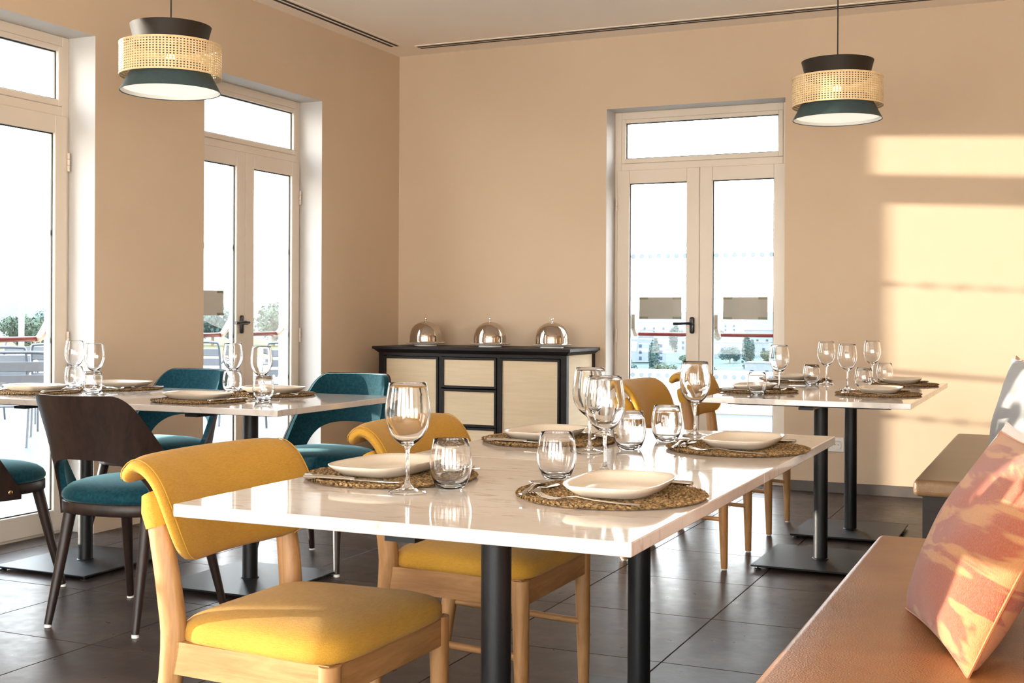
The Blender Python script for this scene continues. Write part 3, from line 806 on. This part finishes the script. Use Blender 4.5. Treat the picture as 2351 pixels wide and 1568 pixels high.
def ribbon(rows, n=8):
    """rows: (y, half width, z centre, half thickness) swept along y, elliptical section"""
    b = MB(); vs = []
    for y, w_, z, h_ in rows:
        for k in range(n):
            a = 2 * math.pi * k / n; vs.append((w_ * math.cos(a), y, z + h_ * math.sin(a)))
    K = len(rows)
    fs = [(i * n + j, i * n + (j + 1) % n, (i + 1) * n + (j + 1) % n, (i + 1) * n + j) for i in range(K - 1) for j in range(n)]
    fs += [tuple(range(n)), tuple((K - 1) * n + j for j in range(n))]
    return b.add(vs, fs)
def fork_parts(s=1.0):
    h_ = ribbon([(-.100 * s, .004, .003, .0016), (-.094 * s, .0085, .003, .0020), (-.06 * s, .0075, .003, .0019), (-.01 * s, .0042, .005, .0019), (.025 * s, .0036, .009, .0019), (.042 * s, .007, .0075, .0015), (.055 * s, .0115, .0045, .0013), (.062 * s, .0122, .0032, .0012)]).mesh('handle', 'cutlery_steel')
    tines = []
    for k in range(4):
        x = -.0098 + k * .00653
        tines.append(MB().tube([(x, .061 * s, .0033), (x, .075 * s, .0028), (x, .092 * s, .006), (x * .93, .102 * s, .011)], [.0017, .0016, .0014, .0007], 6).mesh('tine', 'cutlery_steel'))
    return [('handle', h_)] + [('tine', q) for q in tines]
def spoon_parts(s=1.0):
    h_ = ribbon([(-.085 * s, .003, .003, .0014), (-.08 * s, .007, .003, .0018), (-.04 * s, .0055, .004, .0018), (0, .0032, .008, .0018), (.03 * s, .0035, .010, .0017)]).mesh('handle', 'cutlery_steel')
    def top(u, v):
        a = -math.cos(u * math.pi) ; t_ = v * 2 - 1
        w_ = .0205 * math.sqrt(max(0, 1 - t_ * t_)) * (1 - .12 * t_); x = a * w_
        q = (x / .0205) ** 2 + t_ * t_
        return Vector((x, (.055 + t_ * .031) * s, .0115 - .0085 * max(0, 1 - q)))
    b_ = MB().slab(top, lambda u, v: top(u, v) - Vector((0, 0, .0014)), 14, 18).mesh('bowl', 'cutlery_steel', True, 70)
    return [('handle', h_), ('bowl', b_)]
def knife_parts():
    h_ = ribbon([(-.112, .004, .006, .003), (-.109, .0085, .006, .0048), (-.09, .0095, .006, .0055), (-.03, .0085, .006, .005), (.004, .0075, .006, .0042), (.010, .004, .006, .003)], 12).mesh('handle', 'cutlery_steel')
    bl = MB().prism([(-.008, .004), (.0075, .004), (.0095, .03), (.0100, .07), (.008, .098), (.002, .113), (-.006, .118), (-.008, .1)], .0052, .0064).mesh('blade', 'cutlery_steel', False)
    return [('handle', h_), ('blade', bl)]
fork_s, dfork_s, spoon_s, knife_s = fork_parts(1.0), fork_parts(.8), spoon_parts(.88), knife_parts()

wine_me = MB().lathe([(0, 0), (.0365, 0), (.0378, .0012), (.036, .0030), (.026, .0052), (.013, .0090), (.0062, .017), (.0042, .030), (.0038, .055), (.0040, .078), (.0058, .088), (.0125, .0945), (.022, .1015),
                      (.032, .112), (.0395, .126), (.0440, .143), (.0450, .155), (.0440, .172), (.0415, .190), (.0388, .207), (.0375, .2155), (.0368, .2162), (.0364, .2155), (.0376, .207),
                      (.0402, .190), (.0426, .172), (.0436, .155), (.0426, .143), (.0380, .127), (.0305, .1135), (.0205, .1035), (.0105, .0988), (0, .0975)], 48).mesh('wine_glass', 'clear_glass', True, 60)
tumb_me = MB().lathe([(0, .002), (.018, .0008), (.024, 0), (.0275, .0015), (.033, .009), (.0385, .022), (.0422, .038), (.0430, .050), (.0420, .064), (.0395, .080), (.0355, .0985), (.0350, .0992), (.0345, .0985),
                      (.0384, .080), (.0408, .064), (.0417, .050), (.0408, .038), (.0370, .023), (.0305, .0115), (.022, .0068), (0, .0060)], 48).mesh('tumbler', 'clear_glass', True, 60)

ZT = .75
def setting(x, y, rz, where, jx=0., jy=0.):
    rnd = random.Random(int(1000 * x) + int(1000 * y))
    m4 = Matrix.Translation((x, y, 0)) @ Matrix.Rotation(rz, 4, 'Z')
    def put(name, label, cat, lx, ly, z, r_, group, spec=None, me=None, rot=None):
        p = m4 @ Vector((lx, ly, 0))
        o = thing(name, label, cat, (p.x, p.y, z), 0, group, me, rot=(rot[0], rot[1], rz + r_) if rot else (0, 0, rz + r_))
        if spec: spawn(spec, o)
    zm = ZT + .0092
    put('placemat', 'round woven seagrass placemat ' + where, 'placemat', 0, 0, ZT, rnd.uniform(0, 6), 'seagrass placemats', me=mat_me)
    put('oblong_plate', 'cream oblong plate ' + where, 'plate', jx, -.01 + jy, zm, rnd.uniform(-.05, .05), 'cream plates on placemats', me=dish_me)
    put('fork', 'steel dinner fork ' + where, 'fork', -.150, -.01, zm - .001, rnd.uniform(-.1, .14), 'dinner forks', fork_s)
    put('knife', 'steel dinner knife ' + where, 'knife', .150, -.01, zm - .0015, rnd.uniform(-.1, .1), 'dinner knives', knife_s)
    put('dessert_fork', 'small steel dessert fork ' + where, 'fork', -.045, .125, zm - .001, R(90) + rnd.uniform(-.1, .1), 'dessert forks', dfork_s)
    put('dessert_spoon', 'small steel dessert spoon ' + where, 'spoon', -.06, .142, zm + .001, R(-90) + rnd.uniform(-.05, .25), 'dessert spoons', spoon_s)
EAST, WEST, NORTH, SOUTH = R(-90), R(90), 0., R(180)
setting(3.080, -5.470, EAST, 'by the foremost mustard chair')
setting(3.600, -5.520, WEST, 'on the foremost table beside the coral cushion', -.01, -.012)
setting(3.097, -4.625, EAST, 'by the mustard chair under the second table')
setting(3.622, -4.600, WEST, 'on the bench side of the second table', .0, -.005)
setting(3.110, -2.165, EAST, 'by the nearer mustard chair at the sunlit wall')
setting(3.100, -1.215, EAST, 'by the mustard chair nearest the back door')
setting(3.645, -2.130, WEST, 'on the bench side of the nearer table by the sunlit wall')
setting(3.640, -1.290, WEST, 'on the bench side of the table nearest the sunlit wall')
setting(1.262, -3.830, NORTH, 'by the teal chair that shows its wooden back')
setting(.315, -3.740, NORTH, 'by the teal chair at the picture edge')
setting(1.300, -3.395, SOUTH, 'by the teal chair beside the sideboard')
setting(.455, -3.375, SOUTH, 'by the teal chair between the glazed doors')

for x, y, lb in ((3.222, -5.655, 'clear wine glass in front of the foremost mustard chair, catching the sun'), (3.475, -5.215, 'clear wine glass in front of the coral cushion'),
                 (3.298, -4.838, 'clear wine glass behind the front glass, by the second mustard chair'), (3.420, -4.295, 'clear wine glass on the far end of the second table'),
                 (3.225, -2.225, 'clear wine glass on the table by the sunlit wall, nearest the chairs'), (3.290, -1.395, 'clear wine glass by the mustard chair nearest the back door'),
                 (3.468, -1.86, 'clear wine glass on the bench side, nearer table by the sunlit wall'), (3.470, -1.06, 'clear wine glass closest to the sunlit wall'),
                 (.150, -3.345, 'clear wine glass at the large glazed door, closest to the picture edge'), (.545, -3.640, 'clear wine glass before the pier between the glazed doors'),
                 (1.030, -3.305, 'clear wine glass before the black door handle'), (1.420, -3.635, 'clear wine glass near the corner of the table by the teal chairs')):
    thing('wine_glass', lb, 'wine glass', (x, y, ZT + .0006), random.random() * 6, 'wine glasses', wine_me)
for x, y, lb in ((3.270, -5.562, 'stemless tumbler beside the sunny wine glass at the foremost chair'), (3.407, -5.330, 'stemless tumbler behind the spoon at the foremost bench setting'),
                 (3.364, -4.718, 'stemless tumbler in the middle of the second table'), (3.390, -4.475, 'stemless tumbler by the plate on the bench side, second table'),
                 (3.165, -2.395, 'stemless tumbler on the corner placemat at the table by the sunlit wall'), (3.228, -1.46, 'stemless tumbler at the chair nearest the back door'),
                 (3.515, -1.665, 'stemless tumbler on the bench side, nearer table by the sunlit wall'), (3.530, -1.03, 'stemless tumbler closest to the sunlit wall'),
                 (.225, -3.425, 'stemless tumbler under the wine glass at the large glazed door'), (.625, -3.735, 'stemless tumbler before the pier between the glazed doors'),
                 (1.095, -3.395, 'stemless tumbler before the terrace door, next to the teal chair'), (1.490, -3.718, 'stemless tumbler near the table corner by the teal chairs')):
    thing('tumbler', lb, 'tumbler', (x, y, ZT + .0006), random.random() * 6, 'stemless tumblers', tumb_me)

# ------------------------------------------------------------------ cushions
def cushion_parts(w_, h_, T, m, pip, seed):
    rnd = random.Random(seed); ph = [rnd.uniform(0, 6) for _ in range(6)]
    def edge(u, v): return Vector((u * w_ / 2 * (1 - .055 * (1 - v * v)), 0, h_ / 2 + v * h_ / 2 * (1 - .055 * (1 - u * u))))
    def f_(sg):
        def g(a, b):
            u, v = -math.cos(a * math.pi), -math.cos(b * math.pi)
            th = T * (max(0, 1 - u * u) ** .55) * (max(0, 1 - v * v) ** .55) * (1 + .15 * (-v))
            wr = .004 * math.sin(9 * u + 5 * v + ph[0]) * (u * v) + .006 * math.sin(4 * u - 7 * v + ph[1]) * (1 - abs(u)) * (1 - abs(v))
            return edge(u, v) + Vector((0, sg * (th + wr * (th > .01)), 0))
        return g
    S = [('cover', MB().slab(f_(-1), f_(1), 40, 40).mesh('cover', m, True, 80))]
    pts = [edge(-1 + 2 * k / 20, -1) for k in range(20)] + [edge(1, -1 + 2 * k / 20) for k in range(20)] + [edge(1 - 2 * k / 20, 1) for k in range(20)] + [edge(-1, 1 - 2 * k / 20) for k in range(21)]
    S.append(('piping', MB().tube(pts, .003, 6, False).mesh('piping', pip)))
    return S
def cushion(x, y, rz, lean, w_, h_, T, m, pip, label, seed, z=.452):
    t_ = thing('cushion', label, 'cushion', (x, y, z), 0, 'cushions on the benches', rot=(-lean, 0, rz)); spawn(cushion_parts(w_, h_, T, m, pip, seed), t_)
    return t_
cushion(4.165, -5.175, R(-72), R(27), .53, .445, .085, 'coral_print', 'rust_fabric', 'large coral and orange printed cushion leaning on the foremost bench', 1)
c2 = cushion(4.172, -4.60, R(-76), R(22), .44, .405, .075, 'pale_linen', 'pale_linen', 'pale linen cushion with dark lace edge behind the coral cushion', 2)
lc = MB(); rl = random.Random(5)
for k in range(60):
    u = -1 + 2 * (k % 30) / 29; s_ = 1
    p = Vector((u * .22, -.066 * (1 - u * u) - .012, .20 + .02 * (k // 30) + rl.uniform(-.006, .006)))
    lc.tube([p + Vector((-.004, 0, -.006)), p + Vector((.004, -.002, .006))], .0022, 5)
obj('lace_trim', lc.mesh('lace_trim', 'lace_dark'), c2)
cushion(4.205, -2.42, R(-66), R(13), .52, .48, .085, 'grey_linen', 'grey_linen', 'plain grey cushion on the far bench against the sunlit wall', 3)
cushion(4.165, -1.87, R(-82), R(8), .48, .47, .07, 'rust_fabric', 'rust_fabric', 'rust orange cushion peeking out behind the grey cushion', 4)

# ------------------------------------------------------------------ terrace
obj('terrace_floor', MB().box(-16, -TH, -14, 6, -.14, -.02).box(-TH, 12, TH, 6, -.14, -.02).mesh('terrace_floor', 'terrace_stone', False), kind='structure')
obj('wall_parapet', MB().box(-16, 12, 6.0, 6.22, -.6, .45, .006, seg=1).mesh('wall_parapet', 'white_render', False), kind='structure')
obj('trim_1', MB().box(-16, 12, 5.82, 5.995, -.02, .085, .005, seg=1).mesh('kerb', 'kerb_brown', False), kind='structure')
gb = thing('glass_balustrade', 'glass windbreak with white posts on the terrace parapet', 'balustrade', (0, 6.11, .452))
post_me = MB().box(-.03, .03, -.03, .03, 0, .92, .004, seg=1).mesh('post', 'white_render', False)
for k in range(10):
    x = -15.2 + k * 2.62
    obj('post', post_me, gb, (x, 0, 0))
    if k < 9: obj('pane', MB().box(.06, 2.56, -.006, .006, .05, .80).mesh('pane', 'railing_glass', False), gb, (x, 0, 0))

def outdoor_chair_spec():
    S = []; r_ = .0125
    for s in (-1, 1):
        S.append(('side_frame', MB().tube(catmull([(s * .27, .24, 0), (s * .27, .235, .3), (s * .27, .225, .60), (s * .27, .19, .655), (s * .27, .02, .66), (s * .26, -.17, .645), (s * .235, -.215, .62)], 5), r_, 10).mesh('side_frame', 'aluminium')))
        S.append(('rear_leg', MB().tube([(s * .235, -.28, 0), (s * .235, -.20, .42), (s * .232, -.235, .62)], r_, 10).mesh('rear_leg', 'aluminium')))
    S.append(('back_loop', MB().tube(catmull([(-.232, -.205, .43), (-.232, -.24, .64), (-.225, -.275, .80), (-.185, -.285, .825), (0, -.287, .828), (.185, -.285, .825), (.225, -.275, .80), (.232, -.24, .64), (.232, -.205, .43)], 5), r_, 10).mesh('back_loop', 'aluminium')))
    for k in range(3):
        z = .50 + k * .095; y = -.215 - (z - .43) * .17
        S.append(('back_slat', MB().box(-.225, .225, y - .006, y + .006, z, z + .07, .003, seg=1).mesh('back_slat', 'aluminium', False)))
    for k in range(5):
        y = -.19 + k * .088
        S.append(('seat_slat', MB().box(-.25, .25, y, y + .072, .425 + .006 * k, .439 + .006 * k, .003, seg=1).mesh('seat_slat', 'aluminium', False)))
    return S
oc_s = outdoor_chair_spec()
for x, y, rz, lb in ((-2.65, -1.00, 40, 'aluminium slatted terrace chair nearest the large glazed door'), (-3.75, -.05, 30, 'aluminium slatted terrace chair behind the one nearest the large glazed door'),
                     (-5.3, 1.55, 205, 'farthest aluminium slatted chair seen through the large glazed door'), (-4.0, .85, 35, 'aluminium slatted terrace chair in the middle of those outside the large glazed door'),
                     (-2.35, 1.95, 200, 'aluminium slatted terrace chair seen through the door leaf near the sideboard'), (-3.5, 2.25, 20, 'aluminium slatted terrace chair seen under the taped notice'),
                     (-1.75, 2.9, 150, 'aluminium slatted terrace chair farthest behind the door near the sideboard')):
    t_ = thing('terrace_chair', lb, 'chair', (x, y, -.02), R(rz), 'aluminium terrace chairs'); spawn(oc_s, t_)

# ------------------------------------------------------------------ land beyond the terrace
def land_z(x, y):
    dx_, dy_ = x - 4.4, y + 7.8; r_ = math.hypot(dx_, dy_); a = math.degrees(math.atan2(-dx_, dy_))     # a: degrees left of +y
    def lerp(tab):
        for (r0, z0), (r1, z1) in zip(tab, tab[1:]):
            if r_ <= r1: return z0 + (z1 - z0) * max(0, (r_ - r0)) / (r1 - r0)
        return tab[-1][1]
    zb = lerp([(14, -1.2), (60, -5), (300, -20), (520, -27), (800, -20), (1200, -6), (1800, 2), (2600, 12)])
    zl = lerp([(14, -1.2), (45, -2.2), (90, -3.2), (180, -3.0), (300, 0), (700, 6), (2600, 12)])
    k = min(1, max(0, (a - 22) / 9)); k = k * k * (3 - 2 * k)
    return zb * (1 - k) + zl * k + .02 * r_ ** .6 * math.sin(x * .11 + 1) * math.cos(y * .09) * (r_ < 900)
b = MB(); radii = [14, 20, 28, 40, 55, 75, 100, 135, 180, 240, 310, 390, 480, 580, 700, 850, 1000, 1200, 1500, 1900, 2600]
angs = [R(-75 + k * 3) for k in range(72)]
vs = []
for r_ in radii:
    for a in angs:
        x, y = 4.4 - r_ * math.sin(a), -7.8 + r_ * math.cos(a); vs.append((x, y, land_z(x, y)))
na = len(angs)
b.add(vs, [(i * na + j, i * na + j + 1, (i + 1) * na + j + 1, (i + 1) * na + j) for i in range(len(radii) - 1) for j in range(na - 1)])
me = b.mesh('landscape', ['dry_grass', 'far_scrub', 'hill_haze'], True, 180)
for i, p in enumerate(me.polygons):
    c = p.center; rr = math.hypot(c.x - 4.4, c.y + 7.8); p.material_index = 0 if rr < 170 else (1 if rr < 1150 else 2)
obj('landscape', me, kind='structure')

def crown_mesh(name, m, n, seed, blobs, sx_=1, sz_=1., leaf=.16):
    rnd = random.Random(seed); b = MB()
    cs = [(rnd.uniform(-.45, .45) * sx_, rnd.uniform(-.45, .45) * sx_, rnd.uniform(.38, .85) * sz_, rnd.uniform(.28, .46)) for _ in range(blobs)]
    for _ in range(n):
        x, y, z, r_ = rnd.choice(cs); d = Vector((rnd.gauss(0, 1), rnd.gauss(0, 1), rnd.gauss(0, 1))).normalized()
        c = Vector((x, y, z)) + Vector((d.x * sx_, d.y * sx_, d.z * sz_)) * r_ * rnd.uniform(.7, 1.05)
        a = Vector((rnd.gauss(0, 1), rnd.gauss(0, 1), rnd.gauss(0, 1))).normalized(); e_ = a.cross(d).normalized(); l_ = leaf * rnd.uniform(.6, 1.3)
        b.add([c - a * l_ * .5, c + e_ * l_ * .5, c + a * l_ * .5, c - e_ * l_ * .5], [(0, 1, 2, 3)])
    return b.mesh(name, m, False)
trunk_me = MB().tube([(0, 0, -.05), (.01, 0, .25), (0, .01, .6)], [.05, .04, .02], 8).mesh('trunk', 'bark')
crowns = [crown_mesh('crown', 'leaf_olive', 2200, 1, 9, leaf=.085), crown_mesh('crown', 'leaf_dark', 2400, 2, 10, leaf=.085), crown_mesh('crown', 'leaf_dark', 1600, 3, 6, .30, 1.1, .075), crown_mesh('crown', 'leaf_olive', 2000, 4, 9, 1.2, .6, .085)]
def tree(x, y, h_, k, label, group):
    t_ = thing('tree', label, 'tree', (x, y, land_z(x, y) - .1), random.random() * 6, group); t_.scale = (h_, h_, h_)
    obj('crown', crowns[k], t_); obj('trunk', trunk_me, t_)
def polar(a, r_): return 4.4055 - r_ * math.sin(R(a)), -7.785 + r_ * math.cos(R(a))
HOUSES = ((18.2, 640, 22, 12, 13, 3, 4, 'tall white house with balconies under the notice by the lever handle'), (16.4, 760, 16, 10, 8, 2, 3, 'white house behind the cypress in the valley'),
                                       (13.9, 700, 34, 12, 9, 2, 6, 'long white house behind the red push bar nearer the sunlit wall'), (12.7, 860, 26, 12, 9, 2, 4, 'white house farthest up the valley slope'),
                                       (14.9, 1000, 40, 14, 10, 2, 6, 'pale distant house high in the village'), (17.6, 950, 36, 14, 10, 2, 5, 'pale distant house above the tall white house'), (12.4, 560, 20, 10, 6, 1, 3, 'low white house close to the parapet line'))
def clear(x, y, h_): return all(math.hypot(x - polar(q[0], q[1])[0], y - polar(q[0], q[1])[1]) > q[2] * .62 + h_ for q in HOUSES)
rt = random.Random(11)
for k in range(16):
    x, y = polar(32.5 + k * 1.35, (145, 168)[k % 2]); tree(x, y, rt.uniform(3.4, 4.2) * (1.12 if k < 6 else 1), (1, 1, 0, 2)[k % 4], 'hazy green tree in the dense row beyond the terrace doors', 'trees beyond the terrace')
for k in range(10):
    x, y = polar(39 + k * 1.6, (60, 92)[k % 2]); tree(x, y, rt.uniform(1.1, 1.5), (3, 0)[k % 2], 'low olive bush on the dry slope outside the large glazed door', 'bushes on the dry slope')
for k in range(14):
    a = 11.8 + k * .60; x, y = polar(a, (470, 640, 860)[k % 3])
    if clear(x, y, 7): tree(x, y, rt.uniform(5.5, 8), (1, 0, 1, 3)[k % 4], 'small round tree among the white houses behind the back door', 'trees in the village')
for a, r_ in ((17.65, 530), (16.75, 735), (13.35, 600)):
    x, y = polar(a, r_); tree(x, y, 13, 2, 'slim dark cypress among the white houses behind the back door', 'cypresses in the village')

def house(a, r_, w_, d_, h_, floors, cols, label, rz=0.):
    x, y = polar(a, r_)
    t_ = thing('house', label, 'house', (x, y, land_z(x, y) - .5), R(a) + rz, 'white village houses')
    obj('walls', MB().box(-w_ / 2, w_ / 2, -d_ / 2, d_ / 2, 0, h_).mesh('walls', 'house_wall', False), t_)
    obj('roof', MB().box(-w_ / 2 - .25, w_ / 2 + .25, -d_ / 2 - .25, d_ / 2 + .25, h_, h_ + .5).mesh('roof', 'house_wall', False), t_)
    win = MB().box(-.75, .75, -.06, .02, -.9, .9).mesh('window', 'house_glass', False)
    for f_ in range(floors):
        for c_ in range(cols): obj('window', win, t_, (-w_ / 2 + w_ * (c_ + .5) / cols, -d_ / 2, 2.0 + f_ * 3.2), (0, 0, 0))
for a, r_, w_, d_, h_, fl_, cl, lb in HOUSES:
    house(a, r_, w_, d_, h_, fl_, cl, lb, rt.uniform(-.3, .3))
def car(a, r_, label):
    x, y = polar(a, r_); t_ = thing('car', label, 'car', (x, y, land_z(x, y)), R(a) + .2, 'parked cars in the valley')
    obj('body', MB().box(-2.1, 2.1, -.85, .85, .3, .95, .15).mesh('body', 'car_paint', True), t_)
    obj('cabin', MB().prism([(-1.5, .95), (1.2, .95), (.7, 1.45), (-1.1, 1.45)], -.75, .75, mat4=Matrix(((1, 0, 0, 0), (0, 0, 1, 0), (0, 1, 0, 0), (0, 0, 0, 1)))).mesh('cabin', 'car_glass', False), t_)
    wh = MB().tube([(0, -.1, 0), (0, .1, 0)], .32, 14).mesh('wheel', 'rubber')
    for sx_ in (-1.3, 1.3):
        for sy_ in (-.8, .8): obj('wheel', wh, t_, (sx_, sy_, .32))
for a, r_, lb in ((18.05, 505, 'small white car parked below the tall white house'), (16.75, 510, 'small white car beside the thin windbreak post')): car(a, r_, lb)
